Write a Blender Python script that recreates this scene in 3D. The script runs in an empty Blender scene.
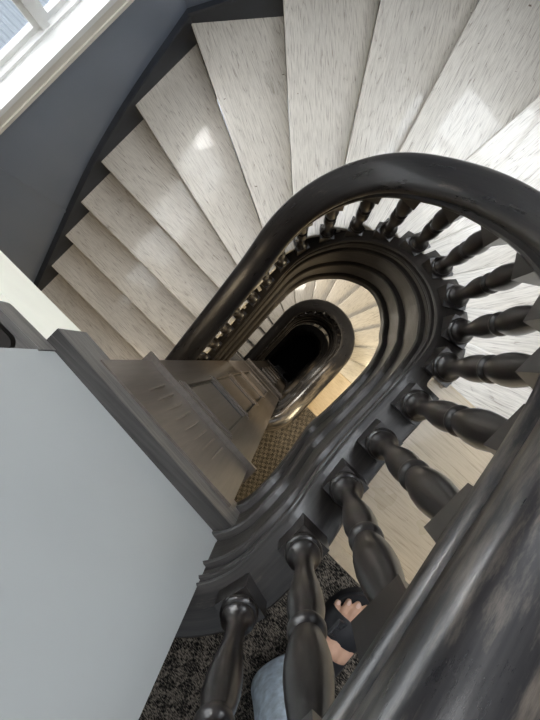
import bpy, bmesh, math, random
from mathutils import Vector, Matrix
random.seed(7)
C = bpy.context.scene.collection
PI = math.pi
CAM_H = 1.23          # camera above the landing carpet
STOREY = 4.44         # floor to floor
RISE = 0.185

# ------------------------------------------------------------------ frame
# plan coordinates (u, v, D): u along the well, v across it, D = depth below the camera
def W(u, v, D):
    return Vector((u, -v, CAM_H - D))

# ------------------------------------------------------------------ materials
def new_mat(name):
    m = bpy.data.materials.new(name)
    m.use_nodes = True
    nt = m.node_tree
    b = nt.nodes.get('Principled BSDF')
    return m, nt, b

def node(nt, t, **kw):
    n = nt.nodes.new(t)
    for k, v in kw.items():
        if k in n.inputs.keys():
            n.inputs[k].default_value = v
        else:
            setattr(n, k, v)
    return n

def ramp(nt, pts):
    r = nt.nodes.new('ShaderNodeValToRGB')
    e = r.color_ramp.elements
    while len(e) < len(pts):
        e.new(0.5)
    for i, (p, c) in enumerate(pts):
        e[i].position = p
        e[i].color = (c[0], c[1], c[2], 1) if not isinstance(c, float) else (c, c, c, 1)
    return r

def mapped(nt, coord, scale):
    tc = nt.nodes.new('ShaderNodeTexCoord')
    mp = nt.nodes.new('ShaderNodeMapping')
    mp.inputs['Scale'].default_value = scale
    nt.links.new(tc.outputs[coord], mp.inputs['Vector'])
    return mp

def plain(name, col, rough=0.5, spec=0.5, noise=0.0, nscale=8.0, metal=0.0):
    m, nt, b = new_mat(name)
    b.inputs['Roughness'].default_value = rough
    b.inputs['Specular IOR Level'].default_value = spec
    b.inputs['Metallic'].default_value = metal
    if noise:
        mp = mapped(nt, 'Object', (1, 1, 1))
        n = node(nt, 'ShaderNodeTexNoise', Scale=nscale, Detail=4.0)
        nt.links.new(mp.outputs[0], n.inputs['Vector'])
        lo = [c * (1 - noise) for c in col]
        hi = [min(1, c * (1 + noise)) for c in col]
        r = ramp(nt, [(0.3, lo), (0.7, hi)])
        nt.links.new(n.outputs['Fac'], r.inputs['Fac'])
        nt.links.new(r.outputs['Color'], b.inputs['Base Color'])
    else:
        b.inputs['Base Color'].default_value = (*col, 1)
    return m

def wood(name, coord, dark, mid, worn, scale, rough=(0.2, 0.42), bump=0.15, wear=0.62, coat=0.3, spec=0.5, lit_end=None):
    """dark stained varnished timber: fine grain along X, worn patches"""
    m, nt, b = new_mat(name)
    L = nt.links
    mp = mapped(nt, coord, scale)
    g = node(nt, 'ShaderNodeTexNoise', Scale=1.0, Detail=6.0, Roughness=0.65)
    L.new(mp.outputs[0], g.inputs['Vector'])
    r = ramp(nt, [(0.32, dark), (0.68, mid)])
    L.new(g.outputs['Fac'], r.inputs['Fac'])
    mp2 = mapped(nt, coord, (scale[0] * 0.8 + 1.5, scale[1] * 0.18, scale[2] * 0.18))
    p = node(nt, 'ShaderNodeTexNoise', Scale=1.0, Detail=7.0, Roughness=0.72)
    L.new(mp2.outputs[0], p.inputs['Vector'])
    pr = ramp(nt, [(wear, 0.0), (wear + 0.13, 1.0)])
    src = p.outputs['Fac']
    if lit_end:  # lighter towards the landing: wear plus painted-in window light
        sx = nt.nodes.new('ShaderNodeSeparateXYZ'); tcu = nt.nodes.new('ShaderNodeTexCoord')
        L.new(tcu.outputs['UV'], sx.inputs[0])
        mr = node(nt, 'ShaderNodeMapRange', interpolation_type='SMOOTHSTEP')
        mr.inputs['From Min'].default_value = lit_end[0]; mr.inputs['From Max'].default_value = lit_end[1]
        mr.inputs['To Min'].default_value = lit_end[2]; mr.inputs['To Max'].default_value = 0.0
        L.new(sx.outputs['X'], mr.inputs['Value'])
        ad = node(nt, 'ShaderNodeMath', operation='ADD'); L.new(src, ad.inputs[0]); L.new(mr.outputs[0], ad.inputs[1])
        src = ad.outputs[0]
    L.new(src, pr.inputs['Fac'])
    mx = node(nt, 'ShaderNodeMix', data_type='RGBA')
    L.new(pr.outputs['Color'], mx.inputs['Factor'])
    L.new(r.outputs['Color'], mx.inputs[6])
    mx.inputs[7].default_value = (*worn, 1)
    L.new(mx.outputs[2], b.inputs['Base Color'])
    rr = node(nt, 'ShaderNodeMapRange')
    rr.inputs['To Min'].default_value = rough[0]
    rr.inputs['To Max'].default_value = rough[1]
    L.new(p.outputs['Fac'], rr.inputs['Value'])
    L.new(rr.outputs[0], b.inputs['Roughness'])
    bp = node(nt, 'ShaderNodeBump', Strength=bump, Distance=0.003)
    L.new(g.outputs['Fac'], bp.inputs['Height'])
    L.new(bp.outputs[0], b.inputs['Normal'])
    b.inputs['Coat Weight'].default_value = coat
    b.inputs['Coat Roughness'].default_value = 0.12
    b.inputs['Specular IOR Level'].default_value = spec
    return m

def tread_mat(name, base, vein):
    """worn white paint over open grained oak; grain runs along local X"""
    m, nt, b = new_mat(name)
    L = nt.links
    tc = nt.nodes.new('ShaderNodeTexCoord')
    oi = nt.nodes.new('ShaderNodeObjectInfo')
    off = node(nt, 'ShaderNodeVectorMath', operation='SCALE')
    cmb = node(nt, 'ShaderNodeCombineXYZ')
    L.new(oi.outputs['Random'], cmb.inputs['X']); L.new(oi.outputs['Random'], cmb.inputs['Y']); L.new(oi.outputs['Random'], cmb.inputs['Z'])
    L.new(cmb.outputs[0], off.inputs[0]); off.inputs['Scale'].default_value = 37.0
    add = node(nt, 'ShaderNodeVectorMath', operation='ADD')
    L.new(tc.outputs['Object'], add.inputs[0]); L.new(off.outputs[0], add.inputs[1])
    mp = node(nt, 'ShaderNodeMapping'); mp.inputs['Scale'].default_value = (1.3, 9.0, 9.0)
    L.new(add.outputs[0], mp.inputs['Vector'])
    warp = node(nt, 'ShaderNodeTexNoise', Scale=1.0, Detail=2.0)
    L.new(mp.outputs[0], warp.inputs['Vector'])
    # cathedral rings
    ml = node(nt, 'ShaderNodeMath', operation='MULTIPLY'); ml.inputs[1].default_value = 15.0
    L.new(warp.outputs['Fac'], ml.inputs[0])
    fr = node(nt, 'ShaderNodeMath', operation='FRACT')
    L.new(ml.outputs[0], fr.inputs[0])
    rr = ramp(nt, [(0.0, 1.0), (0.16, 0.25), (0.5, 0.0), (1.0, 0.35)])
    L.new(fr.outputs[0], rr.inputs['Fac'])
    mp3 = node(nt, 'ShaderNodeMapping'); mp3.inputs['Scale'].default_value = (13.0, 290.0, 290.0)
    L.new(add.outputs[0], mp3.inputs['Vector'])
    pores = node(nt, 'ShaderNodeTexNoise', Scale=1.0, Detail=3.0, Roughness=0.6)
    L.new(mp3.outputs[0], pores.inputs['Vector'])
    pr = ramp(nt, [(0.43, 0.0), (0.63, 1.0)])
    L.new(pores.outputs['Fac'], pr.inputs['Fac'])
    mul = node(nt, 'ShaderNodeMath', operation='MULTIPLY')
    L.new(rr.outputs['Color'], mul.inputs[0]); L.new(pr.outputs['Color'], mul.inputs[1])
    ad2 = node(nt, 'ShaderNodeMath', operation='MULTIPLY_ADD')
    L.new(pr.outputs['Color'], ad2.inputs[0]); ad2.inputs[1].default_value = 0.30
    L.new(mul.outputs[0], ad2.inputs[2])
    ad2.use_clamp = True
    blot = node(nt, 'ShaderNodeTexNoise', Scale=2.5, Detail=4.0, Roughness=0.6)
    L.new(add.outputs[0], blot.inputs['Vector'])
    br = ramp(nt, [(0.3, [c * 0.86 for c in base]), (0.7, base)])
    L.new(blot.outputs['Fac'], br.inputs['Fac'])
    mx = node(nt, 'ShaderNodeMix', data_type='RGBA')
    sc = node(nt, 'ShaderNodeMath', operation='MULTIPLY'); sc.inputs[1].default_value = 0.85
    L.new(ad2.outputs[0], sc.inputs[0])
    L.new(sc.outputs[0], mx.inputs['Factor'])
    L.new(br.outputs['Color'], mx.inputs[6]); mx.inputs[7].default_value = (*vein, 1)
    # a few dark chips
    vo = node(nt, 'ShaderNodeTexNoise', Scale=22.0, Detail=3.0)
    L.new(add.outputs[0], vo.inputs['Vector'])
    vr = ramp(nt, [(0.755, 0.0), (0.78, 1.0)])
    L.new(vo.outputs['Fac'], vr.inputs['Fac'])
    mx2 = node(nt, 'ShaderNodeMix', data_type='RGBA')
    L.new(vr.outputs['Color'], mx2.inputs['Factor'])
    L.new(mx.outputs[2], mx2.inputs[6]); mx2.inputs[7].default_value = (0.16, 0.12, 0.09, 1)
    L.new(mx2.outputs[2], b.inputs['Base Color'])
    r2 = node(nt, 'ShaderNodeMapRange'); r2.inputs['To Min'].default_value = 0.22; r2.inputs['To Max'].default_value = 0.38
    L.new(blot.outputs['Fac'], r2.inputs['Value']); L.new(r2.outputs[0], b.inputs['Roughness'])
    b.inputs['Coat Weight'].default_value = 0.45; b.inputs['Coat Roughness'].default_value = 0.06
    bp = node(nt, 'ShaderNodeBump', Strength=0.2, Distance=0.001)
    inv = node(nt, 'ShaderNodeMath', operation='SUBTRACT'); inv.inputs[0].default_value = 1.0
    L.new(ad2.outputs[0], inv.inputs[1]); L.new(inv.outputs[0], bp.inputs['Height'])
    L.new(bp.outputs[0], b.inputs['Normal'])
    return m

def carpet_mat(name, a, bcol):
    m, nt, b = new_mat(name)
    L = nt.links
    mp = mapped(nt, 'Object', (1, 1, 1))
    rot = node(nt, 'ShaderNodeMapping'); rot.inputs['Rotation'].default_value = (0, 0, 0.2)
    L.new(mp.outputs[0], rot.inputs['Vector'])
    n1 = node(nt, 'ShaderNodeTexNoise', Scale=420.0, Detail=2.0)
    st = node(nt, 'ShaderNodeMapping'); st.inputs['Scale'].default_value = (1.0, 0.28, 1)
    L.new(rot.outputs[0], st.inputs['Vector']); L.new(st.outputs[0], n1.inputs['Vector'])
    n2 = node(nt, 'ShaderNodeTexNoise', Scale=20.0, Detail=3.0)
    L.new(rot.outputs[0], n2.inputs['Vector'])
    ck = node(nt, 'ShaderNodeTexChecker', Scale=30.0)
    L.new(rot.outputs[0], ck.inputs['Vector'])
    s = node(nt, 'ShaderNodeMath', operation='MULTIPLY_ADD'); s.inputs[1].default_value = 0.08
    L.new(ck.outputs['Fac'], s.inputs[0]); L.new(n1.outputs['Fac'], s.inputs[2])
    s2 = node(nt, 'ShaderNodeMath', operation='MULTIPLY_ADD'); s2.inputs[1].default_value = 0.10
    L.new(n2.outputs['Fac'], s2.inputs[0]); L.new(s.outputs[0], s2.inputs[2])
    r = ramp(nt, [(0.50, a), (0.60, [(x + y) * 0.32 for x, y in zip(a, bcol)]), (0.72, bcol)])
    L.new(s2.outputs[0], r.inputs['Fac'])
    L.new(r.outputs['Color'], b.inputs['Base Color'])
    b.inputs['Roughness'].default_value = 0.95
    b.inputs['Specular IOR Level'].default_value = 0.15
    bp = node(nt, 'ShaderNodeBump', Strength=0.9, Distance=0.004)
    L.new(n1.outputs['Fac'], bp.inputs['Height']); L.new(bp.outputs[0], b.inputs['Normal'])
    return m

M = {}
M['rail'] = wood('rail_wood', 'UV', (0.006, 0.005, 0.005), (0.022, 0.019, 0.017), (0.11, 0.09, 0.07), (3, 120, 120), rough=(0.18, 0.42), bump=0.12, wear=0.60, coat=0.25, lit_end=(0.7, 1.5, 0.13))
M['string'] = wood('string_wood', 'UV', (0.010, 0.0085, 0.0075), (0.042, 0.036, 0.031), (0.13, 0.108, 0.088), (2.5, 90, 90), rough=(0.25, 0.5), bump=0.25, wear=0.60, coat=0.15)
M['turned'] = wood('turned_wood', 'Object', (0.006, 0.005, 0.0045), (0.024, 0.018, 0.015), (0.07, 0.045, 0.03), (60, 60, 5), rough=(0.2, 0.42), bump=0.05, wear=0.62, coat=0.25)
M['panel'] = wood('panel_wood', 'Object', (0.075, 0.061, 0.051), (0.115, 0.094, 0.078), (0.16, 0.13, 0.107), (60, 60, 3), rough=(0.30, 0.45), bump=0.06, wear=0.64, coat=0.15)
M['ledge'] = wood('ledge_wood', 'Object', (0.05, 0.046, 0.042), (0.16, 0.148, 0.135), (0.27, 0.25, 0.225), (80, 4, 80), rough=(0.35, 0.55), bump=0.3, wear=0.62, coat=0.05)
M['rib'] = plain('lit_rib_wood', (0.165, 0.138, 0.115), 0.4, 0.5, 0.15, 40)  # paler than the panel, to paint in the ribs' lit edges
M['ledgecap'] = wood('ledge_cap_wood', 'Object', (0.02, 0.018, 0.016), (0.055, 0.05, 0.046), (0.12, 0.11, 0.1), (80, 4, 80), rough=(0.4, 0.6), bump=0.3, wear=0.62, coat=0.0)
M['tread'] = tread_mat('painted_oak', (0.67, 0.625, 0.55), (0.24, 0.20, 0.16))
M['landing'] = tread_mat('bare_beige_board', (0.60, 0.485, 0.33), (0.34, 0.25, 0.16))
M['wallstring'] = plain('wall_string_paint', (0.022, 0.026, 0.034), 0.5, 0.5, 0.2, 12)
M['wall'] = plain('blue_grey_wall_paint', (0.165, 0.192, 0.240), 0.32, 0.5, 0.06, 2.0)
M['pierwall'] = plain('pale_grey_wall_paint', (0.335, 0.345, 0.335), 0.45, 0.4, 0.03, 3.0)
M['white'] = plain('white_gloss_paint', (0.80, 0.80, 0.78), 0.3, 0.5, 0.03, 10)
M['creamtrim'] = plain('cream_trim_paint', (0.70, 0.66, 0.58), 0.4, 0.5, 0.03, 10)
M['cream'] = plain('cream_plaster', (0.80, 0.775, 0.66), 0.6, 0.3, 0.02, 10)
M['carpet'] = carpet_mat('woven_carpet', (0.008, 0.0075, 0.007), (0.24, 0.205, 0.165))
M['black'] = plain('black_leather', (0.016, 0.016, 0.018), 0.55, 0.4, 0.2, 60)
M['skin'] = plain('skin', (0.62, 0.37, 0.25), 0.5, 0.4, 0.08, 40)
M['nail'] = plain('toe_nail', (0.74, 0.50, 0.40), 0.3, 0.5)
M['denim'] = plain('pale_denim', (0.50, 0.57, 0.63), 0.85, 0.2, 0.28, 60)
M['shirt'] = plain('grey_cotton', (0.15, 0.16, 0.18), 0.9, 0.2, 0.1, 30)
M['hair'] = plain('brown_hair', (0.05, 0.03, 0.02), 0.5, 0.4, 0.3, 60)
M['metal'] = plain('dark_buckle_metal', (0.03, 0.03, 0.032), 0.3, 0.6)
M['dark'] = plain('dark_floor', (0.01, 0.01, 0.012), 0.6, 0.3, 0.2, 5)
M['outwall'] = plain('pale_blue_sheet', (0.62, 0.67, 0.72), 0.5, 0.4, 0.06, 3)
M['outgrey'] = plain('grey_concrete', (0.38, 0.41, 0.44), 0.8, 0.2, 0.1, 6)

mg, ntg, bg = new_mat('window_glass')
bg.inputs['Base Color'].default_value = (1, 1, 1, 1)
bg.inputs['Roughness'].default_value = 0.0
bg.inputs['IOR'].default_value = 1.05
bg.inputs['Transmission Weight'].default_value = 1.0
M['glass'] = mg

# ------------------------------------------------------------------ mesh helpers
def finish(name, bm, mat, parent=None, smooth=None, loc=None, rot=None):
    bmesh.ops.recalc_face_normals(bm, faces=bm.faces)
    me = bpy.data.meshes.new(name)
    bm.to_mesh(me); bm.free()
    if smooth is not None:
        for p in me.polygons:
            p.use_smooth = True
        me.set_sharp_from_angle(angle=math.radians(smooth))
    me.materials.append(mat)
    o = bpy.data.objects.new(name, me)
    C.objects.link(o)
    if parent:
        o.parent = parent
    if loc is not None:
        o.location = loc
    if rot is not None:
        o.rotation_euler = rot
    return o

def empty(name, label, cat, loc=(0, 0, 0), group=None):
    o = bpy.data.objects.new(name, None)
    C.objects.link(o)
    o.location = loc
    o['label'] = label; o['category'] = cat
    if group: o['group'] = group
    o.empty_display_size = 0.1
    return o

def tag(o, label, cat, group=None):
    o['label'] = label; o['category'] = cat
    if group: o['group'] = group
    return o

def struct(o, label=None, cat=None):
    o['kind'] = 'structure'
    if label: o['label'] = label
    if cat: o['category'] = cat
    return o

def copy_tree(o, parent=None):
    c = o.copy(); C.objects.link(c)
    if parent: c.parent = parent
    for ch in list(o.children):
        copy_tree(ch, c)
    return c

def prism(bm, poly, z0, z1):
    """poly: list of (x, y) world; closed prism"""
    lo = [bm.verts.new((x, y, z0)) for x, y in poly]
    hi = [bm.verts.new((x, y, z1)) for x, y in poly]
    n = len(poly)
    bm.faces.new(lo[::-1]); bm.faces.new(hi)
    for i in range(n):
        j = (i + 1) % n
        bm.faces.new((lo[i], lo[j], hi[j], hi[i]))

def uvprism(bm, poly, D0, D1):
    prism(bm, [(u, -v) for u, v in poly], CAM_H - D1, CAM_H - D0)

def box(bm, x0, x1, y0, y1, z0, z1):
    prism(bm, [(x0, y0), (x1, y0), (x1, y1), (x0, y1)], z0, z1)

def uvbox(bm, u0, u1, v0, v1, D0, D1):
    uvprism(bm, [(u0, v0), (u1, v0), (u1, v1), (u0, v1)], D0, D1)

def bevel_all(bm, off, seg=2, ang=30):
    es = [e for e in bm.edges if len(e.link_faces) == 2 and e.calc_face_angle(0) > math.radians(ang)]
    bmesh.ops.bevel(bm, geom=es, offset=off, segments=seg, affect='EDGES', profile=0.6, clamp_overlap=True)

def lathe(bm, prof, seg=24, cx=0, cy=0):
    rings = []
    for r, z in prof:
        rings.append([bm.verts.new((cx + r * math.cos(2 * PI * k / seg), cy + r * math.sin(2 * PI * k / seg), z)) for k in range(seg)])
    for a, b in zip(rings, rings[1:]):
        for k in range(seg):
            l = (k + 1) % seg
            bm.faces.new((a[k], a[l], b[l], b[k]))
    bm.faces.new(rings[0][::-1]); bm.faces.new(rings[-1])

def pchip(xs, ys):
    n = len(xs)
    h = [xs[i + 1] - xs[i] for i in range(n - 1)]
    d = [(ys[i + 1] - ys[i]) / h[i] for i in range(n - 1)]
    m = [d[0]] + [0.0] * (n - 2) + [d[-1]]
    for i in range(1, n - 1):
        if d[i - 1] * d[i] > 0:
            w1 = 2 * h[i] + h[i - 1]; w2 = h[i] + 2 * h[i - 1]
            m[i] = (w1 + w2) / (w1 / d[i - 1] + w2 / d[i])
    def f(x):
        if x <= xs[0]: return ys[0] + m[0] * (x - xs[0])
        if x >= xs[-1]: return ys[-1] + m[-1] * (x - xs[-1])
        i = 0
        while x > xs[i + 1]: i += 1
        t = (x - xs[i]) / h[i]
        return ((2 * t**3 - 3 * t**2 + 1) * ys[i] + (t**3 - 2 * t**2 + t) * h[i] * m[i]
                + (-2 * t**3 + 3 * t**2) * ys[i + 1] + (t**3 - t**2) * h[i] * m[i + 1])
    return f

# ------------------------------------------------------------------ the well path
VR, CU, CV, R = 0.285, 0.31, -0.10, 0.385
US = -0.38                      # start of the straight, where the landing return curve begins
RR = 0.25                       # radius of the return curve
L1 = CU - US
L2 = L1 + PI * R

def path(t):
    """-> (u, v), tangent (u, v), inward normal (u, v)"""
    if t < 0:
        th = -t / RR
        p = (US - RR * math.sin(th), VR - RR + RR * math.cos(th))
        return p, (math.cos(th), math.sin(th)), (math.sin(th), -math.cos(th))
    if t < L1:
        return (US + t, VR), (1, 0), (0, -1)
    if t < L2:
        a = PI / 2 - (t - L1) / R
        return (CU + R * math.cos(a), CV + R * math.sin(a)), (math.sin(a), -math.cos(a)), (-math.cos(a), -math.sin(a))
    return (CU - (t - L2), CV - R), (-1, 0), (0, 1)

shoe_D = pchip([-0.5, -0.1, 0.117, 0.256, 0.385, 0.512, 0.642, 0.777, 0.911, 1.045, 1.18, 1.314, 1.448, 1.583, 1.717, 1.851, 1.95, 2.10, 2.63, 3.3],
               [1.165, 1.165, 1.175, 1.30, 1.37, 1.395, 1.46, 1.64, 1.84, 2.04, 2.23, 2.44, 2.66, 2.89, 3.09, 3.27, 3.38, 3.50, 3.88, 4.36])
rail_D = pchip([-0.5, -0.2, -0.06, 0.117, 0.18, 0.337, 0.55, 0.642, 0.777, 0.911, 1.045, 1.18, 1.28, 1.448, 1.61, 1.81, 1.90, 1.98, 2.21, 2.58, 3.3],
               [0.35, 0.355, 0.375, 0.43, 0.46, 0.542, 0.66, 0.75, 0.93, 1.14, 1.37, 1.59, 1.75, 1.99, 2.26, 2.59, 2.71, 2.79, 2.96, 3.20, 3.67])
junc_D = pchip([-0.06, 0.117, 0.256, 0.385, 0.512, 0.642, 0.777, 0.911, 1.045, 1.18, 1.314, 1.448, 1.61, 1.81, 1.98, 2.21, 2.58, 3.3],
               [0.49, 0.52, 0.60, 0.645, 0.70, 0.825, 1.01, 1.21, 1.435, 1.66, 1.88, 2.07, 2.34, 2.67, 2.86, 3.02, 3.26, 3.73])

def slope_fac(f, t, e=0.10):
    s = (f(t + e) - f(t - e)) / (2 * e)
    return math.sqrt(1 + s * s)

def sweep(name, prof, f, t0, t1, step, mat, parent, fac=True, smooth=35, clampf=2.2):
    """prof: closed list of (n inward, d downwards) swept along the well path"""
    bm = bmesh.new()
    uv = bm.loops.layers.uv.new('UVMap')
    n = int(math.ceil((t1 - t0) / step))
    ts = [t0 + (t1 - t0) * i / n for i in range(n + 1)]
    per = [0.0]
    for a, b in zip(prof, prof[1:] + prof[:1]):
        per.append(per[-1] + math.hypot(a[0] - b[0], a[1] - b[1]))
    rings = []
    s = 0.0; S = []
    prev = None
    for t in ts:
        (u, v), _, (nu, nv) = path(t)
        k = min(clampf, slope_fac(f, t)) if fac else 1.0
        D = f(t)
        q = W(u, v, D)
        if prev is not None: s += (q - prev).length
        prev = q; S.append(s)
        rings.append([bm.verts.new(W(u + nu * a, v + nv * a, D + d * k)) for a, d in prof])
    m = len(prof)
    for i in range(n):
        for j in range(m):
            l = (j + 1) % m
            fc = bm.faces.new((rings[i][j], rings[i][l], rings[i + 1][l], rings[i + 1][j]))
            cs = ((S[i], per[j]), (S[i], per[j + 1]), (S[i + 1], per[j + 1]), (S[i + 1], per[j]))
            for lp, c in zip(fc.loops, cs):
                lp[uv].uv = c
    bm.faces.new(rings[0]); bm.faces.new(rings[-1][::-1])
    return finish(name, bm, mat, parent, smooth)

STRING_PROF = [(-.05, .28), (-.05, .030), (-.056, .024), (-.056, .006), (-.051, 0), (.050, 0), (.056, .003), (.059, .010), (.057, .018),
               (.044, .022), (.044, .034), (.058, .038), (.061, .048), (.058, .058), (.044, .062), (.044, .072), (.052, .075), (.052, .098),
               (.042, .102), (.042, .110), (.062, .114), (.066, .124), (.063, .134), (.056, .142), (.056, .285), (.040, .290), (.040, .300),
               (.070, .304), (.075, .312), (.075, .326), (.066, .334), (.066, .470), (.048, .475), (.048, .486), (.080, .490), (.085, .498), (.085, .555), (.076, .572), (-.03, .572), (-.03, .28)]
def rail_prof():
    half = [(.048, 0), (.055, -.004), (.060, -.013), (.060, -.026), (.055, -.034), (.050, -.040), (.053, -.048), (.062, -.058), (.069, -.072), (.071, -.088),
            (.069, -.104), (.062, -.118), (.050, -.128), (.032, -.134), (.014, -.137)]
    return half + [(-a, d) for a, d in half[::-1]]
RAIL_PROF = rail_prof()

# ------------------------------------------------------------------ walls polygon (plan)
VW = -1.80
WALLP = [(-3.2, VW), (0.95, VW), (2.05, -0.86), (2.05, 0.66), (1.15, 1.6), (-3.2, 1.6)]

def ray_wall(p, d):
    best = None
    for i, (a, b) in enumerate(zip(WALLP, WALLP[1:])):
        ex, ey = b[0] - a[0], b[1] - a[1]
        den = d[0] * ey - d[1] * ex
        if abs(den) < 1e-9: continue
        s = ((a[0] - p[0]) * ey - (a[1] - p[1]) * ex) / den
        k = ((a[0] - p[0]) * d[1] - (a[1] - p[1]) * d[0]) / den
        if s > 0 and -1e-6 <= k <= 1 + 1e-6 and (best is None or s < best[0]):
            best = (s, i, k)
    s, i, k = best
    return (p[0] + d[0] * s, p[1] + d[1] * s), i, k

def path_hit(p, d):
    """t where the nosing line first meets the string centreline, coming in from the wall"""
    best = None
    N = 4000
    pc = None
    for i in range(N):
        t = 0.1 + 4.2 * i / N
        (u, v), _, _ = path(t)
        cr = (u - p[0]) * d[1] - (v - p[1]) * d[0]
        al = (u - p[0]) * d[0] + (v - p[1]) * d[1]
        if pc is not None and (cr >= 0) != (pc >= 0):
            if best is None or al > best[0]:
                best = (al, t)
        pc = cr
    return best[1]

def ang(a):
    return (math.cos(math.radians(a)), math.sin(math.radians(a)))
NOS = [((.243, .32), ang(87)), ((.40, .32), ang(69)), ((.529, .276), ang(52)), ((.633, .183), ang(33)), ((.714, .048), ang(20.5)), ((.90, -.115), ang(4.0)),
       ((1.04, -.354), ang(-17)), ((.87, -.522), ang(-32.8)), ((.637, -.66), ang(-48)), ((.41, -.685), ang(-64.4)),
       ((.162, -.68), ang(-77.5)), ((-.02, -.68), ang(-88))]
uu = -0.27
while len(NOS) < 19:
    NOS.append(((uu, -.68), ang(-90))); uu -= 0.258
TD0 = 1.42
def tread_D(n): return TD0 + RISE * n

HITS = []
for p, d in NOS:
    t = path_hit(p, d)
    (iu, iv), _, _ = path(t)
    (ou, ov), i, k = ray_wall(p, d)
    HITS.append(dict(t=t, inner=(iu, iv), outer=(ou, ov), seg=i, k=k, d=d))
# start line of the beige landing: under the carpet edge
START = dict(t=0.10, inner=(-.28, VR), outer=(-.28, 1.6), seg=4, k=(1.15 + .28) / 4.35, d=(0, 1))

def wall_between(a, b):
    """wall corners met going from hit a to hit b (walking down the stair)"""
    pts = []
    if a['seg'] > b['seg']:
        for s in range(a['seg'], b['seg'], -1):
            pts.append(WALLP[s])
    return pts

def make_tread(name, prev, cur, D, parent, th=0.045, mat='tread'):
    back = 0.03       # runs under the riser above
    ts = []
    n = max(2, int(abs(cur['t'] - prev['t']) / 0.03))
    inner = []
    for i in range(n + 1):
        t = prev['t'] + (cur['t'] - prev['t']) * i / n
        inner.append(path(t)[0])
    poly = list(inner) + [cur['outer']] + wall_between(prev, cur)[::-1] + [prev['outer']]
    d = cur['d']
    a = math.atan2(-d[1], d[0])
    org = W(cur['inner'][0], cur['inner'][1], D)
    R_ = Matrix.Rotation(-a, 4, 'Z')
    bm = bmesh.new()
    loc = [R_ @ (W(u, v, D) - org) for u, v in poly]
    prism(bm, [(q.x, q.y) for q in loc], -th, 0)
    bmesh.ops.remove_doubles(bm, verts=bm.verts, dist=1e-5)
    bevel_all(bm, 0.009, 3, 50)
    return finish(name, bm, M[mat], parent, 40, org, (0, 0, a))

def make_riser(name, cur, D, parent, h=RISE, setback=0.028, th=0.02):
    d = cur['d']
    # inward side (towards the step above) is to the uphill side of the nosing
    up = (-d[1], d[0]) if True else None
    iu, iv = cur['inner']; ou, ov = cur['outer']
    a = [(iu + up[0] * setback, iv + up[1] * setback), (ou + up[0] * setback, ov + up[1] * setback),
         (ou + up[0] * (setback + th), ov + up[1] * (setback + th)), (iu + up[0] * (setback + th), iv + up[1] * (setback + th))]
    bm = bmesh.new()
    uvprism(bm, a, D + 0.02, D + h)
    return finish(name, bm, M['tread'], parent)

# uphill direction check: the step above nosing n lies on the landing side (larger angle)
def wall_string(parent):
    pos = []
    for n, h in enumerate(HITS):
        L = 0.0
        for s in range(len(WALLP) - 2, h['seg'], -1):
            a, b = WALLP[s], WALLP[s + 1]
            L += math.hypot(a[0] - b[0], a[1] - b[1])
        a, b = WALLP[h['seg']], WALLP[h['seg'] + 1]
        L += math.hypot(a[0] - b[0], a[1] - b[1]) * (1 - h['k'])
        pos.append((L, tread_D(n) - 0.10))
    f = pchip([p[0] for p in pos], [p[1] for p in pos])
    corners = []
    acc = 0.0
    pts = WALLP[::-1]
    segs = []
    for a, b in zip(pts, pts[1:]):
        l = math.hypot(a[0] - b[0], a[1] - b[1])
        segs.append((acc, acc + l, a, b)); acc += l
    prof = [(-.005, 0), (.030, 0), (.036, .008), (.036, .020), (.026, .030), (.020, .040), (.020, .52), (-.005, .52)]
    bm = bmesh.new()
    s0, s1 = pos[0][0] - 0.6, pos[-1][0]
    stations = []
    for (a0, a1, a, b) in segs:
        lo, hi = max(s0, a0), min(s1, a1)
        if hi <= lo: continue
        N = max(2, int((hi - lo) / 0.05))
        for i in range(N + 1):
            s = lo + (hi - lo) * i / N
            k = (s - a0) / (a1 - a0)
            stations.append((s, a[0] + (b[0] - a[0]) * k, a[1] + (b[1] - a[1]) * k))
    dirs = []
    for i in range(len(stations)):
        def dr(i, j):
            du, dv = stations[j][1] - stations[i][1], stations[j][2] - stations[i][2]
            l = math.hypot(du, dv)
            return (du / l, dv / l) if l > 1e-6 else None
        d1 = dr(max(0, i - 1), i) if i > 0 else None
        d2 = dr(i, i + 1) if i < len(stations) - 1 else None
        dirs.append((d1, d2))
    rings = []
    for (s, u, v), (d1, d2) in zip(stations, dirs):
        ds = [d for d in (d1, d2) if d]
        if not ds: ds = [(1, 0)]
        nrm = [(d[1], -d[0]) for d in ds]
        nu = sum(n[0] for n in nrm) / len(nrm); nv = sum(n[1] for n in nrm) / len(nrm)
        l = math.hypot(nu, nv); nu /= l; nv /= l
        # towards the room centre
        if (0.3 - u) * nu + (-0.1 - v) * nv < 0: nu, nv = -nu, -nv
        rings.append([bm.verts.new(W(u + nu * a, v + nv * a, max(1.32, f(s)) + d)) for a, d in prof])
    for A, B in zip(rings, rings[1:]):
        for j in range(len(prof)):
            l = (j + 1) % len(prof)
            bm.faces.new((A[j], A[l], B[l], B[j]))
    bm.faces.new(rings[0]); bm.faces.new(rings[-1][::-1])
    bmesh.ops.remove_doubles(bm, verts=bm.verts, dist=1e-4)
    return finish('wall_string', bm, M['wallstring'], parent, 30)

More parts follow.
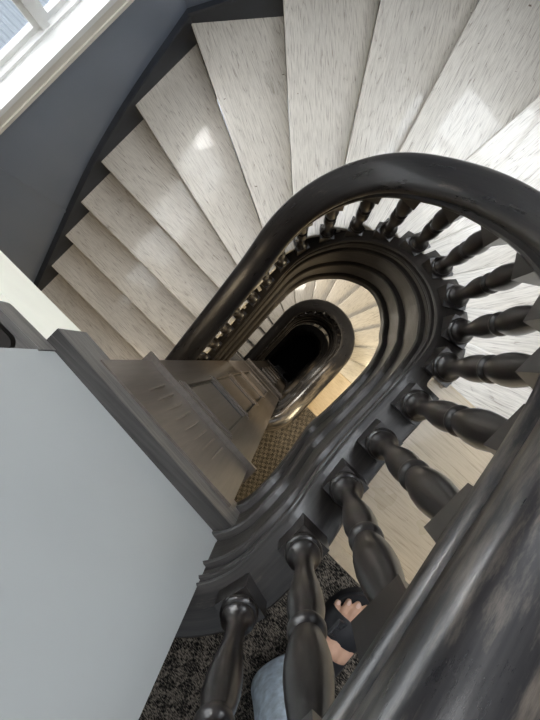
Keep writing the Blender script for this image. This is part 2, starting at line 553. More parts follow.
def make_staircase(label, full=True):
    root = empty('staircase', label, 'staircase', W(0, 0, 1.23 + STOREY), None)
    inv = -root.location
    def put(o):
        o.parent = root
        o.location = Vector(o.location) + inv
    put(make_tread('landing_board', START, HITS[0], TD0, None, mat='landing'))
    put(make_riser('riser', HITS[0], TD0, None))
    for n in range(1, len(HITS)):
        put(make_tread('tread', HITS[n - 1], HITS[n], tread_D(n), None))
        put(make_riser('riser', HITS[n], tread_D(n), None))
    # riser under the carpet edge
    bm = bmesh.new()
    uvbox(bm, -.285, -.262, VR, 1.6, 1.236, 1.42)
    put(finish('riser', bm, M['landing'], None))
    put(sweep('well_string', STRING_PROF, shoe_D, -0.33, 3.1, 0.016, M['string'], None, smooth=28))
    put(wall_string(None))
    return root

BAL_T = [-0.06, 0.117, 0.256, 0.385, 0.512, 0.642, 0.777]
while BAL_T[-1] < 2.95:
    BAL_T.append(BAL_T[-1] + 0.1343)

SHAFT = [(0, .0355), (.008, .0385), (.022, .0390), (.034, .0360), (.038, .0310), (.044, .0310), (.050, .0340), (.062, .0340), (.072, .0300), (.085, .0235), (.12, .0190), (.17, .0180), (.22, .0195),
         (.30, .0250), (.38, .0295), (.45, .0302), (.505, .0265), (.530, .0228), (.536, .0228), (.544, .0265), (.556, .0292), (.570, .0292), (.582, .0265), (.590, .0222), (.598, .0225),
         (.640, .0275), (.70, .0314), (.76, .0322), (.83, .0292), (.90, .0240), (.96, .0190), (1.0, .0175)]
BS = 0.0375
def make_balustrade(label):
    root = empty('balustrade', label, 'balustrade', W(0, 0, 1.23))
    inv = -root.location
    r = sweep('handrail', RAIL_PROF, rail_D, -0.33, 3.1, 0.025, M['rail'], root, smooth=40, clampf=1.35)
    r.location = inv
    for t in BAL_T:
        (u, v), tg, _ = path(t)
        rz = math.atan2(-tg[1], tg[0])
        Db = shoe_D(t) - 0.07
        Dt = junc_D(t)
        Dr = rail_D(t)
        base = W(u, v, Db)
        H = Db - Dt
        bm = bmesh.new()
        lathe(bm, [(rr, zz * H) for zz, rr in SHAFT], 28)
        o = finish('baluster', bm, M['turned'], root, 50, base + inv, (0, 0, rz))
        low = 0.07 + 0.05 * (slope_fac(shoe_D, t) - 1) + 0.03
        bm = bmesh.new()
        box(bm, -BS, BS, -BS, BS, -low, 0)
        bevel_all(bm, 0.003, 2)
        finish('base_block', bm, M['turned'], o, 40)
        bm = bmesh.new()
        box(bm, -BS, BS, -BS, BS, H, H + (Dt - Dr) + 0.05)
        bevel_all(bm, 0.003, 2)
        finish('top_block', bm, M['turned'], o, 40)
    return root

stair_up = make_staircase('white painted oak staircase winding down from the carpeted landing around the well')
bal_up = make_balustrade('large dark wood handrail and turned balusters nearest above, sweeping round the well')

def drop(o, k, label):
    c = copy_tree(o)
    c.location = Vector(o.location) + Vector((0, 0, -STOREY * k))
    c['label'] = label
    return c
drop(stair_up, 1, 'cream lit staircase one floor below, seen through the open middle of the well')
drop(bal_up, 1, 'small dark looped balustrade one floor below, in the middle of the well')
drop(stair_up, 2, 'dim lowest staircase two floors down, its pale string edge inside the small loop')
drop(bal_up, 2, 'dim lowest balustrade two floors down in the black pit of the well')

# ------------------------------------------------------------------ landings
def landing_poly():
    p = [(-.26, VR)]
    for i in range(9):
        t = -0.33 * i / 8
        p.append(path(t)[0])
    p += [(-.62, 0.0), (-3.2, 0.0), (-3.2, 1.6), (-.26, 1.6)]
    return p
for k in range(3):
    off = STOREY * k
    bm = bmesh.new(); uvprism(bm, landing_poly(), 1.242 + off, 1.50 + off)
    struct(finish(['floor', 'floor_middle', 'floor_bottom'][k], bm, M['landing']))
    bm = bmesh.new(); uvprism(bm, landing_poly(), 1.23 + off, 1.242 + off)
    tag(finish('carpet', bm, M['carpet']), ['dark grey flecked woven carpet under the sandalled foot', 'brown grid carpet on the landing one floor below, beside the panelling',
                                          'unlit carpet on the landing two floors down'][k], 'carpet')
bm = bmesh.new(); uvbox(bm, -3.2, 2.2, -2.0, 1.8, 1.23 + 3 * STOREY, 1.4 + 3 * STOREY)
struct(finish('floor_ground', bm, M['dark']))

# ------------------------------------------------------------------ walls
ZT = -2.3; ZB = 1.23 + 3 * STOREY
WIN = dict(u0=-0.95, u1=0.90, D0=0.55, D1=2.47)
bm = bmesh.new()
VO = VW - 0.16
uvbox(bm, -3.2, WIN['u0'], VO, VW, ZT, ZB)
uvbox(bm, WIN['u1'], 0.95, VO, VW, ZT, ZB)
uvbox(bm, WIN['u0'], WIN['u1'], VO, VW, ZT, WIN['D0'])
uvbox(bm, WIN['u0'], WIN['u1'], VO, VW, WIN['D1'] + .035, ZB)
uvbox(bm, WIN['u0'], WIN['u1'], VO, VW - 0.08, WIN['D1'], WIN['D1'] + .035)
bmesh.ops.remove_doubles(bm, verts=bm.verts, dist=1e-5)
struct(finish('wall_left', bm, M['wall']))
def wall_seg(name, a, b, mat, D0=ZT, D1=ZB, th=0.16, vis=True):
    du, dv = b[0] - a[0], b[1] - a[1]
    l = math.hypot(du, dv); n = (-dv / l, du / l)
    mid = ((a[0] + b[0]) / 2, (a[1] + b[1]) / 2)
    if (0.3 - mid[0]) * n[0] + (-0.1 - mid[1]) * n[1] > 0: n = (-n[0], -n[1])
    bm = bmesh.new()
    uvprism(bm, [a, b, (b[0] + n[0] * th, b[1] + n[1] * th), (a[0] + n[0] * th, a[1] + n[1] * th)], D0, D1)
    return struct(finish(name, bm, mat))
wall_seg('wall_corner', WALLP[1], WALLP[2], M['wall'])
bm = bmesh.new()
B0, B1, BD0, BD1 = -0.72, 0.52, -1.0, 1.62
uvbox(bm, 2.05, 2.21, -0.86, B0, ZT, ZB)
uvbox(bm, 2.05, 2.21, B1, 0.66, ZT, ZB)
uvbox(bm, 2.05, 2.21, B0, B1, ZT, BD0)
uvbox(bm, 2.05, 2.21, B0, B1, BD1, ZB)
struct(finish('wall_back', bm, M['wall']))
w2 = bpy.data.objects.new('window_2', None); C.objects.link(w2); struct(w2)
bm = bmesh.new()
for (a, b, c, d) in ((B0, B1, BD1 - .07, BD1), (B0, B1, BD0, BD0 + .06), (B0, B0 + .06, BD0 + .06, BD1 - .07), (B1 - .06, B1, BD0 + .06, BD1 - .07),
                     (-.13, -.09, BD0 + .06, BD1 - .07), (B0 + .06, -.13, .28, .32), (-.09, B1 - .06, .28, .32)):
    uvbox(bm, 2.10, 2.15, a, b, c, d)
finish('window_frame', bm, M['white'], w2)
bm = bmesh.new(); uvbox(bm, 2.123, 2.127, B0 + .05, B1 - .05, BD0 + .05, BD1 - .06)
finish('window_glass', bm, M['glass'], w2)
bm = bmesh.new(); uvbox(bm, 2.0, 2.20, B0 - .06, B1 + .06, BD1 - .003, BD1 + .035)
bevel_all(bm, 0.006, 3)
finish('window_sill', bm, M['white'], w2, 40)
wall_seg('wall_angled', WALLP[3], WALLP[4], M['wall'])
wall_seg('wall_right', WALLP[4], WALLP[5], M['wall'])
wall_seg('wall_front', (-3.2, -1.8), (-3.2, 1.6), M['wall'])
# vertical panel joint on the left wall
bm = bmesh.new(); uvbox(bm, -0.392, -0.378, VW - 0.002, VW + 0.005, 2.62, 4.2)
bevel_all(bm, 0.002, 2)
struct(finish('trim_1', bm, M['wall'], None, 40))

# ------------------------------------------------------------------ window
wroot = bpy.data.objects.new('window_1', None); C.objects.link(wroot); struct(wroot)
u0, u1, D0, D1 = WIN['u0'], WIN['u1'], WIN['D0'], WIN['D1']
bm = bmesh.new()
uvbox(bm, u0 - 0.10, u1 + 0.04, VW - 0.08, VW + 0.035, D1, D1 + 0.035)
bevel_all(bm, 0.006, 3)
finish('window_sill', bm, M['white'], wroot, 40)
bm = bmesh.new()
uvbox(bm, u0 - 0.08, u1 + 0.03, VW - 0.01, VW + 0.022, D1 + 0.035, D1 + 0.10)
uvbox(bm, u0 - 0.09, u1 + 0.035, VW - 0.01, VW + 0.030, D1 + 0.10, D1 + 0.125)
bevel_all(bm, 0.004, 2)
finish('window_apron', bm, M['creamtrim'], wroot, 40)
bm = bmesh.new()
vf = VW - 0.055
for (a, b, c, d) in ((u0, u1, D1 - 0.02, D1 + .002), (u0, u1, D0, D0 + 0.05), (u0, u0 + 0.03, D0 + .05, D1 - .02), (u1 - 0.03, u1, D0 + .05, D1 - .02)):
    uvbox(bm, a, b, vf - 0.06, vf, c, d)
finish('window_frame', bm, M['white'], wroot)
vs = vf - 0.03
bm = bmesh.new()
uvbox(bm, 0.25, 0.29, vf - 0.055, vf - 0.008, D0 + 0.05, D1 - 0.02)
bevel_all(bm, 0.008, 3)
finish('window_mullion', bm, M['white'], wroot, 40)
for (a, b) in ((u0 + 0.03, 0.25), (0.29, u1 - 0.03)):
    bm = bmesh.new()
    for (p, q, c, d) in ((a, b, D1 - 0.052, D1 - 0.02), (a, b, D0 + 0.05, D0 + 0.09), (a, a + 0.025, D0 + 0.09, D1 - 0.052), (b - 0.025, b, D0 + 0.09, D1 - 0.052), (a + .025, b - .025, 1.55, 1.58)):
        uvbox(bm, p, q, vs - 0.03, vs, c, d)
    finish('window_sash', bm, M['white'], wroot)
bm = bmesh.new()
uvbox(bm, u0 + 0.04, u1 - 0.04, vs - 0.017, vs - 0.013, D0 + 0.06, D1 - 0.04)
finish('window_glass', bm, M['glass'], wroot)

# ------------------------------------------------------------------ outside the window
def corr(bm, u0, u1, v0, v1, D, n, amp):
    pr = []
    for i in range(n * 4 + 1):
        a = i / (n * 4)
        u = u0 + (u1 - u0) * a
        h = amp * (1 if (i % 4) in (1, 2) else 0)
        pr.append((u, D - h))
    A = [bm.verts.new(W(u, v0, d)) for u, d in pr]; B = [bm.verts.new(W(u, v1, d + 0.25)) for u, d in pr]
    A2 = [bm.verts.new(W(u, v0, d + 0.05)) for u, d in pr]; B2 = [bm.verts.new(W(u, v1, d + 0.30)) for u, d in pr]
    for i in range(len(pr) - 1):
        bm.faces.new((A[i], A[i + 1], B[i + 1], B[i]))
        bm.faces.new((A2[i + 1], A2[i], B2[i], B2[i + 1]))
        bm.faces.new((A[i + 1], A[i], A2[i], A2[i + 1]))
        bm.faces.new((B[i], B[i + 1], B2[i + 1], B2[i]))
    bm.faces.new((A[0], B[0], B2[0], A2[0])); bm.faces.new((B[-1], A[-1], A2[-1], B2[-1]))
bm = bmesh.new(); corr(bm, -3, 4, -5.2, -2.1, 5.3, 110, 0.02)
tag(finish('corrugated_roof', bm, M['outwall']), 'pale blue ribbed metal roof outside the window', 'roof')
bm = bmesh.new()
uvbox(bm, -5, 7, -5.75, -5.25, 4.9, 5.7)
bevel_all(bm, 0.02, 2)
tag(finish('gutter', bm, M['outgrey'], None, 40), 'grey gutter ledge along the far edge of the ribbed roof outside', 'gutter')
bm = bmesh.new(); uvbox(bm, -12, 14, -18, -1.97, 9.0, 9.2)
struct(finish('ground_outside', bm, M['outgrey']))
bm = bmesh.new(); uvbox(bm, -9, 11, -9.0, -5.8, 5.6, 9.0)
tag(finish('neighbouring_building', bm, M['outgrey']), 'flat grey building top beyond the gutter outside the window', 'building')

# ------------------------------------------------------------------ the pier between the flights
bm = bmesh.new()
uvprism(bm, [(-.495, .193), (-.452, -.495), (-3.2, -.495), (-3.2, .193)], ZT, 1.50)
struct(finish('wall_pier', bm, M['pierwall']))

FRONT_R = (-.436, .167); FRONT_L = (-.404, -.41)
fd = (FRONT_R[0] - FRONT_L[0], FRONT_R[1] - FRONT_L[1]); fl = math.hypot(*fd); fd = (fd[0] / fl, fd[1] / fl)
fn = (fd[1], -fd[0])           # out of the face, into the well (+u)
def face_pt(s, out):
    """s metres along the face from its left corner"""
    return (FRONT_L[0] + fd[0] * s + fn[0] * out, FRONT_L[1] + fd[1] * s + fn[1] * out)
def face_box(bm, s0, s1, D0, D1, o0, o1):
    uvprism(bm, [face_pt(s0, o0), face_pt(s1, o0), face_pt(s1, o1), face_pt(s0, o1)], D0, D1)

def make_panelling(label):
    root = empty('wood_panelling', label, 'panelling', W(-.42, -.12, 1.5 + STOREY))
    inv = -root.location
    def put(o):
        o.parent = root; o.location = inv; return o
    bm = bmesh.new()
    uvprism(bm, [FRONT_R, FRONT_L, (-3.0, -.41), (-3.0, .167)], 1.60, 1.50 + STOREY)
    put(finish('pier_body', bm, M['panel']))
    # the thick ledge wrapping the head of the panelling
    bm = bmesh.new()
    uvprism(bm, [(-.450, .234), (-.402, -.53), (-1.6, -.53), (-1.6, .234)], 1.50, 1.70)
    bevel_all(bm, 0.007, 3)
    led = put(finish('ledge', bm, M['ledge'], None, 40))
    bm = bmesh.new()
    uvprism(bm, [(-.451, .233), (-.403, -.529), (-1.6, -.529), (-1.6, .233)], 1.494, 1.51)
    bevel_all(bm, 0.004, 2)
    put(finish('ledge_cap', bm, M['ledgecap'], None, 40))
    # fluted frieze: drop shaped raised ribs
    for i in range(8):
        s = fl / 2 + (i - 3.5) * 0.0445
        bm = bmesh.new()
        q0 = [W(*face_pt(s + a_, o_), d_) for (a_, o_, d_) in ((-.002, -.002, 1.77), (.002, -.002, 1.77), (.004, -.002, 1.97), (-.004, -.002, 1.97), (-.004, .020, 1.96), (.004, .020, 1.96))]
        q0 = [bm.verts.new(x) for x in q0]
        for f_ in ((0, 1, 2, 3), (3, 2, 5, 4), (0, 4, 5, 1), (0, 3, 4), (1, 5, 2)):
            bm.faces.new([q0[i_] for i_ in f_])
        put(finish('frieze_rib', bm, M['rib'], None, 40))
    # collar moulding
    bm = bmesh.new()
    def collar(o, a, b):
        uvprism(bm, [face_pt(fl + o, o), face_pt(-o, o), (-1.5, -.41 - o), (-1.5, .167 + o)], a, b)
    collar(0.024, 2.13, 2.155); collar(0.014, 2.155, 2.18)
    bevel_all(bm, 0.003, 2)
    put(finish('collar', bm, M['panel'], None, 40))
    # recessed looking panels with moulded surrounds
    a0, a1 = 0.125, fl - 0.125
    Dp = 2.27
    while Dp + 0.76 < 1.45 + STOREY:
        bm = bmesh.new()
        De = Dp + 0.74
        def frame(w0, w1, out):
            for (p, q, c, d) in ((a0 + w0, a1 - w0, Dp + w0, Dp + w1), (a0 + w0, a1 - w0, De - w1, De - w0), (a0 + w0, a0 + w1, Dp + w1, De - w1), (a1 - w1, a1 - w0, Dp + w1, De - w1)):
                face_box(bm, p, q, c, d, -0.002, out)
        frame(0.0, 0.014, 0.010); frame(0.014, 0.030, 0.018)
        bevel_all(bm, 0.003, 1)
        pm = put(finish('panel_moulding', bm, M['panel'], None, 40))
        bm = bmesh.new(); frame(0.030, 0.040, 0.006)  # dark strip painting the shadow line inside the moulding
        finish('panel_shadow_line', bm, M['ledgecap'], pm)
        Dp += 0.80
    return root
pan = make_panelling('dark carved wood panelling with thick ledge below the pale grey wall')
drop(pan, 1, 'wood panelled ledge one floor below at the foot of the upper panelling')
drop(pan, 2, 'dim wood panelling two floors down in the well')

# ------------------------------------------------------------------ floor edge over the left flight
bm = bmesh.new()
uvprism(bm, [(-.445, -.505), (-.445, VW), (-3.2, VW), (-3.2, -.505)], 1.50, 1.84)
bevel_all(bm, 0.004, 2)
struct(finish('beam', bm, M['cream'], None, 40))

def round_poly(u0, u1, v0, v1, r, n=8):
    """front left corner (u1, v0) rounded"""
    p = [(u0, v0)]
    for i in range(n + 1):
        a = -PI / 2 + (PI / 2) * i / n
        p.append((u1 - r + r * math.cos(a), v0 + r + r * math.sin(a)))
    p.append((u1, v1)); p.append((u0, v1))
    return p
kb = empty('curved_kerb', 'dark round-cornered wooden kerb on the cream beam left of the pale wall', 'kerb', W(-.6, -.62, 1.5))
inv = -kb.location
bm = bmesh.new()
outer = round_poly(-1.3, -.447, -.70, -.49, 0.035)
def round_right(u0, u1, v0, v1, r, n=8):
    p = [(u0, v0), (u1, v0)]
    for i in range(n + 1):
        a = (PI / 2) * i / n
        p.append((u1 - r + r * math.cos(a), v1 - r + r * math.sin(a)))
    p.append((u0, v1))
    return p
innr = round_right(-1.2, -.470, -.665, -.538, 0.03)
uvprism(bm, outer, 1.458, 1.50)
bevel_all(bm, 0.004, 2)
o = finish('kerb_base', bm, M['ledge'], kb, 40); o.location = inv
bm = bmesh.new()
za, zb = CAM_H - 1.462, CAM_H - 1.40
def loop_edges(pl, z):
    vs_ = [bm.verts.new((u, -v, z)) for u, v in pl]
    return [bm.edges.new((vs_[i], vs_[(i + 1) % len(vs_)])) for i in range(len(vs_))]
es = loop_edges(outer, zb) + loop_edges(innr, zb)
fill = bmesh.ops.triangle_fill(bm, use_beauty=True, use_dissolve=False, edges=es)
ext = bmesh.ops.extrude_face_region(bm, geom=[g for g in bm.faces])
for g in ext['geom']:
    if isinstance(g, bmesh.types.BMVert): g.co.z = za
o = finish('kerb_rim', bm, M['ledge'], kb, 20); o.location = inv
bm = bmesh.new()
uvprism(bm, round_right(-1.15, -.49, -.64, -.555, 0.03), 1.425, 1.46)
bevel_all(bm, 0.004, 2)
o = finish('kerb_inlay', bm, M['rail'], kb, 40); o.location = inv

# ------------------------------------------------------------------ the person (left foot, jeans; body above the frame)
def capsule_chain(bm, pts, seg=14):
    """tapered tube through pts [(Vector, r)] with rounded ends"""
    n = len(pts)
    dirs = []
    for i in range(n):
        a = pts[max(0, i - 1)][0]; b = pts[min(n - 1, i + 1)][0]
        dirs.append((b - a).normalized())
    rings = []
    def ring(p, d, r):
        q = d.to_track_quat('Z', 'Y')
        return [bm.verts.new(p + q @ Vector((r * math.cos(2 * PI * k / seg), r * math.sin(2 * PI * k / seg), 0))) for k in range(seg)]
    p0, r0 = pts[0]; p1, r1 = pts[-1]
    for k in (0.95, 0.75, 0.4):
        rings.append(ring(p0 - dirs[0] * r0 * k, dirs[0], r0 * math.sqrt(1 - k * k)))
    for (p, r), d in zip(pts, dirs):
        rings.append(ring(p, d, r))
    for k in (0.4, 0.75, 0.95):
        rings.append(ring(p1 + dirs[-1] * r1 * k, dirs[-1], r1 * math.sqrt(1 - k * k)))
    for A, B in zip(rings, rings[1:]):
        for k in range(seg):
            l = (k + 1) % seg
            bm.faces.new((A[k], A[l], B[l], B[k]))
    bm.faces.new(rings[0][::-1]); bm.faces.new(rings[-1])

def foot(bm, heel, yaw, left=True):
    """heel point on the floor (Vector), toes towards local +x; +y is the person's left"""
    Rz = Matrix.Rotation(yaw, 4, 'Z')
    s = -1 if left else 1     # y of the big toe side
    def P(x, y, z): return heel + Rz @ Vector((x, y * s, z))
    z0 = 0.024
    capsule_chain(bm, [(P(.035, 0, z0 + .032), .030), (P(.09, -.002, z0 + .040), .033), (P(.14, -.004, z0 + .034), .030), (P(.185, -.008, z0 + .022), .021)])
    capsule_chain(bm, [(P(.05, .010, z0 + .034), .028), (P(.12, .018, z0 + .034), .027), (P(.185, .026, z0 + .020), .021)])
    capsule_chain(bm, [(P(.05, -.012, z0 + .028), .026), (P(.12, -.024, z0 + .024), .022), (P(.17, -.034, z0 + .016), .018)])
    toes = [(.190, .030, .252, .030, .0128), (.192, .010, .255, .0075, .0090), (.188, -.008, .248, -.0125, .0084), (.180, -.025, .238, -.0315, .0079), (.168, -.040, .222, -.0485, .0075)]
    for x0, y0, x1, y1, r in toes:
        capsule_chain(bm, [(P(x0, y0, z0 + .018), r * 1.15), (P((x0 + x1) / 2, (y0 + y1) / 2, z0 + .019), r * .95), (P(x1 - r, y1, z0 + r * 1.02), r)])
    # ankle
    capsule_chain(bm, [(P(.045, 0, z0 + .035), .034), (P(.05, 0, z0 + .09), .034), (P(.048, 0, z0 + .16), .040)])
    return P, toes, z0

person = bpy.data.objects.new('person', None)
bm = bmesh.new()
yaw_foot = math.radians(2)
heelL = Vector((-.524, -.499, 0.0))
heelR = Vector((-.60, -.80, 0.0))
P_L, TOES, Z0 = foot(bm, heelL, yaw_foot, True)
P_R, _, _ = foot(bm, heelR, math.radians(-12), False)
hipL = Vector((-.55, -.66, .90)); hipR = Vector((-.60, -.83, .90))
kneeL = Vector((-.52, -.545, .49)); kneeR = Vector((-.53, -.83, .49))
ankL = P_L(.048, 0, .12); ankR = P_R(.048, 0, .12)
for h, k, a in ((hipL, kneeL, ankL), (hipR, kneeR, ankR)):
    capsule_chain(bm, [(h, .085), (h.lerp(k, .5), .075), (k, .055), (k.lerp(a, .35), .054), (k.lerp(a, .75), .040), (a, .038)])
pel = (hipL + hipR) / 2
chest = pel + Vector((.02, .0, .38)); neck = pel + Vector((.05, .02, .56)); head = pel + Vector((.09, .04, .70))
for dy in (-.07, 0, .07):
    capsule_chain(bm, [(pel + Vector((0, dy, -.02)), .10), (pel + Vector((.0, dy * .8, .16)), .095), (chest + Vector((0, dy, 0)), .105), (chest + Vector((0, dy * .8, .10)), .08)])
capsule_chain(bm, [(chest + Vector((0, 0, .1)), .06), (neck, .052), (head, .05)])
capsule_chain(bm, [(head + Vector((0, 0, -.02)), .072), (head + Vector((.0, 0, .06)), .082)], 20)
capsule_chain(bm, [(head + Vector((.03, 0, -.05)), .05), (head + Vector((.02, 0, 0)), .068)], 16)
capsule_chain(bm, [(head + Vector((.072, 0, .03)), .010), (head + Vector((.092, 0, .0)), .013)], 10)   # nose
for sy in (-1, 1):
    capsule_chain(bm, [(head + Vector((-.005, sy * .079, .03)), .012), (head + Vector((-.008, sy * .079, -.01)), .009)], 8)  # ears
    capsule_chain(bm, [(head + Vector((.060, sy * .022, -.045)), .008), (head + Vector((.068, 0, -.043)), .009)], 8)     # lips
for sy, sd in ((1, 'L'), (-1, 'R')):
    sh = chest + Vector((0, sy * .17, .09))
    el = sh + Vector((-.02, sy * .05, -.29)); wr = el + Vector((.10, sy * .0, -.24))
    capsule_chain(bm, [(chest + Vector((0, sy * .09, .09)), .06), (sh, .055), (sh.lerp(el, .5), .046), (el, .038), (el.lerp(wr, .3), .038), (wr, .026)])
    d = (wr - el).normalized()
    capsule_chain(bm, [(wr, .024), (wr + d * .05, .030), (wr + d * .085, .028)])
    side = Vector((1, 0, 0)) - d * d.x; side.normalize()
    for q, (o_, ln) in enumerate(((.026, .068), (.009, .078), (-.009, .074), (-.025, .058))):
        b0 = wr + d * .085 + side * o_
        curl = Vector((0, -sy * .6, 0))
        capsule_chain(bm, [(b0, .0095), (b0 + d * ln * .5, .0088), (b0 + (d + curl * .5) * ln * .95, .0078)], 8)
    capsule_chain(bm, [(wr + d * .03 + side * .02, .012), (wr + d * .06 + side * .045, .010), (wr + d * .095 + side * .052, .0085)], 8)
me = bpy.data.meshes.new('person')
bm.to_mesh(me); bm.free()
person = bpy.data.objects.new('person', me); C.objects.link(person)
rm = person.modifiers.new('Remesh', 'REMESH'); rm.mode = 'VOXEL'; rm.voxel_size = 0.0032
sm = person.modifiers.new('Smooth', 'SMOOTH'); sm.iterations = 2; sm.factor = 0.5
dg = bpy.context.evaluated_depsgraph_get()
me2 = bpy.data.meshes.new_from_object(person.evaluated_get(dg))
person.modifiers.clear()
person.data = me2
person.data.materials.clear(); person.data.materials.append(M['skin'])
for p in person.data.polygons: p.use_smooth = True
tag(person, 'person in pale jeans and black strapped sandal standing at the carpet edge behind balusters', 'person')

def tube_cloth(name, pts, mat, parent, seg=28, fold=0.006, thick=0.004):
    bm = bmesh.new()
    n = len(pts)
    rings = []
    for i, (p, r) in enumerate(pts):
        a = pts[max(0, i - 1)][0]; b = pts[min(n - 1, i + 1)][0]
        q = (b - a).normalized().to_track_quat('Z', 'Y')
        rings.append([bm.verts.new(p + q @ Vector(((r + fold * math.sin(3 * k * 2 * PI / seg + i * 1.7)) * math.cos(2 * PI * k / seg),
                                                  (r + fold * math.sin(3 * k * 2 * PI / seg + i * 1.7)) * math.sin(2 * PI * k / seg), 0))) for k in range(seg)])
    for A, B in zip(rings, rings[1:]):
        for k in range(seg):
            l = (k + 1) % seg
            bm.faces.new((A[k], A[l], B[l], B[k]))
    o = finish(name, bm, mat, parent, 180)
    s = o.modifiers.new('Solid', 'SOLIDIFY'); s.thickness = thick; s.offset = 1
    s2 = o.modifiers.new('Sub', 'SUBSURF'); s2.levels = 1; s2.render_levels = 1
    return o
def leg_pts(a, k, h, r0):
    hem = a.copy(); hem.z = 0.055
    out = [(hem, r0), (hem.lerp(k, .12), r0 * .97), (hem.lerp(k, .3), r0 * .95), (hem.lerp(k, .5), r0 * .97), (hem.lerp(k, .75), r0 * .98), (k, r0 * 1.0), (k.lerp(h, .5), r0 * 1.16), (h + Vector((0, 0, .02)), r0 * 1.3)]
    return out
jl = tube_cloth('jeans', leg_pts(ankL + Vector((-.030, .004, 0)), kneeL, hipL, .082), M['denim'], person)
tube_cloth('jeans', leg_pts(ankR, kneeR, hipR, .080), M['denim'], person)
tube_cloth('jeans_waist', [(pel + Vector((0, 0, -.08)), .17), (pel + Vector((0, 0, .05)), .178), (pel + Vector((0, 0, .12)), .165)], M['denim'], person)
tube_cloth('shirt', [(pel + Vector((0, 0, .06)), .182), (pel + Vector((.0, 0, .18)), .172), (chest, .185), (chest + Vector((0, 0, .1)), .16), (chest + Vector((.02, 0, .155)), .085)], M['shirt'], person)
bm = bmesh.new()
bmesh.ops.create_uvsphere(bm, u_segments=24, v_segments=14, radius=0.1, matrix=Matrix.Translation(head + Vector((-.02, 0, .055))) @ Matrix.Diagonal((1.0, .92, .95, 1)))
for v in list(bm.verts):
    if v.co.x > head.x + .055 and v.co.z < head.z + .09: v.co.x = head.x + .03
finish('hair', bm, M['hair'], person, 60)

# sandals: two strap footbed sandals
def make_sandal(Pf, left):
    out = [(-.006, 0), (.0, .022), (.02, .034), (.06, .036), (.11, .036), (.155, .046), (.195, .053), (.235, .050), (.264, .034), (.275, .010), (.270, -.014), (.254, -.036), (.225, -.053), (.18, -.057), (.13, -.050), (.08, -.038), (.03, -.034), (.0, -.022)]
    bm = bmesh.new()
    # smooth the outline
    pts = []
    n = len(out)
    for i in range(n):
        p0, p1, p2, p3 = out[i - 1], out[i], out[(i + 1) % n], out[(i + 2) % n]
        for k in range(4):
            t = k / 4
            pts.append(tuple(0.5 * ((2 * p1[j]) + (-p0[j] + p2[j]) * t + (2 * p0[j] - 5 * p1[j] + 4 * p2[j] - p3[j]) * t * t + (-p0[j] + 3 * p1[j] - 3 * p2[j] + p3[j]) * t**3) for j in range(2)))
    w = [Pf(x, y, 0) for x, y in pts]
    prism(bm, [(q.x, q.y) for q in w], 0.002, 0.024)
    bevel_all(bm, 0.003, 2, 60)
    sole = finish('sandal', bm, M['black'], person, 40)
    # raised rim round the toes and heel
    bm = bmesh.new()
    m = len(w)
    rings = []
    for i in range(m):
        q = w[i]; a = w[i - 1]; b = w[(i + 1) % m]
        t = (b - a); nrm = Vector((t.y, -t.x, 0)).normalized()
        c = sum((x for x in w), Vector()) / m
        if (c - q).dot(nrm) < 0: nrm = -nrm
        rings.append([bm.verts.new(q + nrm * dn + Vector((0, 0, dz))) for dn, dz in ((.000, .018), (.000, .032), (.003, .035), (.007, .033), (.009, .022))])
    for i in range(m):
        A, B = rings[i], rings[(i + 1) % m]
        for k in range(4):
            bm.faces.new((A[k], A[k + 1], B[k + 1], B[k]))
        bm.faces.new((A[4], A[0], B[0], B[4]))
    finish('footbed_rim', bm, M['black'], sole, 50)
    def strap(x0, x1, top, yo, yi):
        bm = bmesh.new()
        N = 16
        rows = []
        for i in range(N + 1):
            a = PI * i / N
            y = (yo + yi) / 2 - (yo - yi) / 2 * -math.cos(a)
            hz = 0.014 + top * math.sin(a) ** 0.6
            sh = -0.006 * math.cos(a)
            rows.append([Pf(x0 + sh, y, hz - .002), Pf(x0 + sh, y, hz), Pf((x0 + x1) / 2 + sh, y * 1.0, hz + .004), Pf(x1 + sh, y, hz - (.006 if x1 > .15 else 0)), Pf(x1 + sh, y, hz - .003 - (.006 if x1 > .15 else 0))])
        rows = [[bm.verts.new(p) for p in r_] for r_ in rows]
        for A, B in zip(rows, rows[1:]):
            for k in range(4):
                bm.faces.new((A[k], A[k + 1], B[k + 1], B[k]))
            bm.faces.new((A[4], A[0], B[0], B[4]))
        bm.faces.new(rows[0]); bm.faces.new(rows[-1][::-1])
        o = finish('strap', bm, M['black'], sole, 50)
        # buckle: open frame with a pin
        return o
    strap(.160, .212, .064, -.059, .054)
    strap(.086, .134, .088, -.052, .049)
    for (xc, yb, zb) in ((.186, -.030, .080), (.110, -.030, .102)):
        bm = bmesh.new()
        for (a, b, c, d) in ((-.019, .019, -.014, -.010), (-.019, .019, .010, .014), (-.019, -.015, -.010, .010), (.015, .019, -.010, .010), (-.002, .002, -.010, .010)):
            box(bm, a, b, c, d, -.002, .005)
        bevel_all(bm, 0.001, 1)
        loc = Pf(xc, yb, zb)
        rot = Matrix.Rotation(yaw_foot, 4, 'Z') @ Matrix.Rotation(0.62 if left else -0.62, 4, 'X')
        o = finish('buckle', bm, M['metal'], sole, 40, loc, rot.to_euler())
    return sole
for (x0, y0, x1, y1, r_) in TOES:
    bm = bmesh.new()
    bmesh.ops.create_uvsphere(bm, u_segments=12, v_segments=8, radius=1.0, matrix=Matrix.Diagonal((r_ * .75, r_ * .62, r_ * .22, 1)))
    finish('toenail', bm, M['nail'], person, 180, P_L(x1 - r_ * 0.9, y1, Z0 + r_ * 1.98), (0, 0.35, yaw_foot))
make_sandal(P_L, True)
make_sandal(P_R, False)

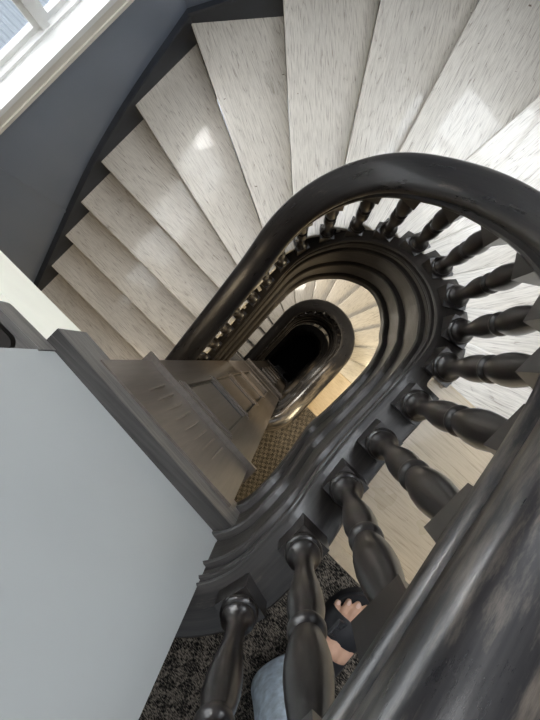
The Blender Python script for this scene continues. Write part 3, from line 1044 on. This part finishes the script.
# ------------------------------------------------------------------ light
w = bpy.data.worlds.new('World'); bpy.context.scene.world = w
w.use_nodes = True
nt = w.node_tree
bgn = nt.nodes['Background']
bgn.inputs['Color'].default_value = (0.86, 0.93, 1.0, 1)      # bright overcast sky
bgn.inputs['Strength'].default_value = 0.55

def area(name, loc, target, sx, sy, power, col):
    l = bpy.data.lights.new(name, 'AREA')
    l.shape = 'RECTANGLE'; l.size = sx; l.size_y = sy; l.energy = power; l.color = col
    o = bpy.data.objects.new(name, l); C.objects.link(o)
    o.location = loc
    o.rotation_euler = (Vector(target) - Vector(loc)).to_track_quat('-Z', 'Y').to_euler()
    return o
# daylight through a roof light over the stair
area('skylight', W(0.9, 0.1, -2.1), W(0.5, -0.1, 3), 2.0, 2.0, 36, (0.97, 0.98, 1.0))
# daylight outside the two windows, then an added glint lamp
area('window_daylight', W(0.0, -2.35, 1.1), W(0.3, 0, 2.6), 1.7, 1.6, 30, (0.93, 0.97, 1.0))
area('back_window_daylight', W(2.6, -0.1, 0.2), W(0.8, -0.3, 2.2), 1.3, 2.4, 66, (0.90, 0.95, 1.0))
area('window_glint_lamp', W(0.97, -2.45, 0.98), W(0.59, -1.45, 3.1), 0.40, 0.40, 60, (1.0, 0.99, 0.97))  # small added lamp, aimed to make a glint on the tread
# warm landing and lower storey lamps, with added unseen fills among them
area('landing_lamp', W(-0.3, 2.0, -1.9), W(-.5, 0.8, 1.2), 0.8, 0.8, 22, (1.0, 0.90, 0.74))
area('flight_fill', W(-1.7, -1.1, 2.0), W(-.6, -1.1, 4.2), 0.6, 0.6, 6, (1.0, 0.80, 0.54))  # added fill that warms the left flight, hidden by the beam
area('lower_lamp', W(0.5, 1.1, 3.2), W(0.4, 0.4, 6.5), 0.7, 0.7, 46, (1.0, 0.82, 0.52))
area('lowest_fill', W(0.5, 1.0, 7.9), W(0.3, 0.2, 11), 0.6, 0.6, 16, (1.0, 0.86, 0.64))  # added fill so the lowest treads show in the pit
area('lower_fill', W(0.9, -1.3, 3.95), W(0.4, -0.8, 7.5), 0.8, 0.8, 45, (1.0, 0.93, 0.82))  # added fill inside the well, brightens the lower left treads

# ------------------------------------------------------------------ camera
cam = bpy.data.cameras.new('Camera')
co = bpy.data.objects.new('Camera', cam); C.objects.link(co)
cam.sensor_fit = 'VERTICAL'; cam.sensor_height = 24; cam.sensor_width = 18
cam.lens = 24 * 541 / 720
cam.shift_x = -26 / 720; cam.shift_y = 1 / 720
cam.clip_start = 0.02
r2 = math.sqrt(0.5)
rot = Matrix(((r2, r2, 0), (-r2, r2, 0), (0, 0, 1)))
co.matrix_world = Matrix.Translation((0, 0, CAM_H)) @ rot.to_4x4()
sc = bpy.context.scene
sc.camera = co
sc.view_settings.view_transform = 'Standard'
sc.view_settings.look = 'None'
sc.view_settings.exposure = 0.47
sc.view_settings.gamma = 1.0
sc.view_settings.use_curve_mapping = False
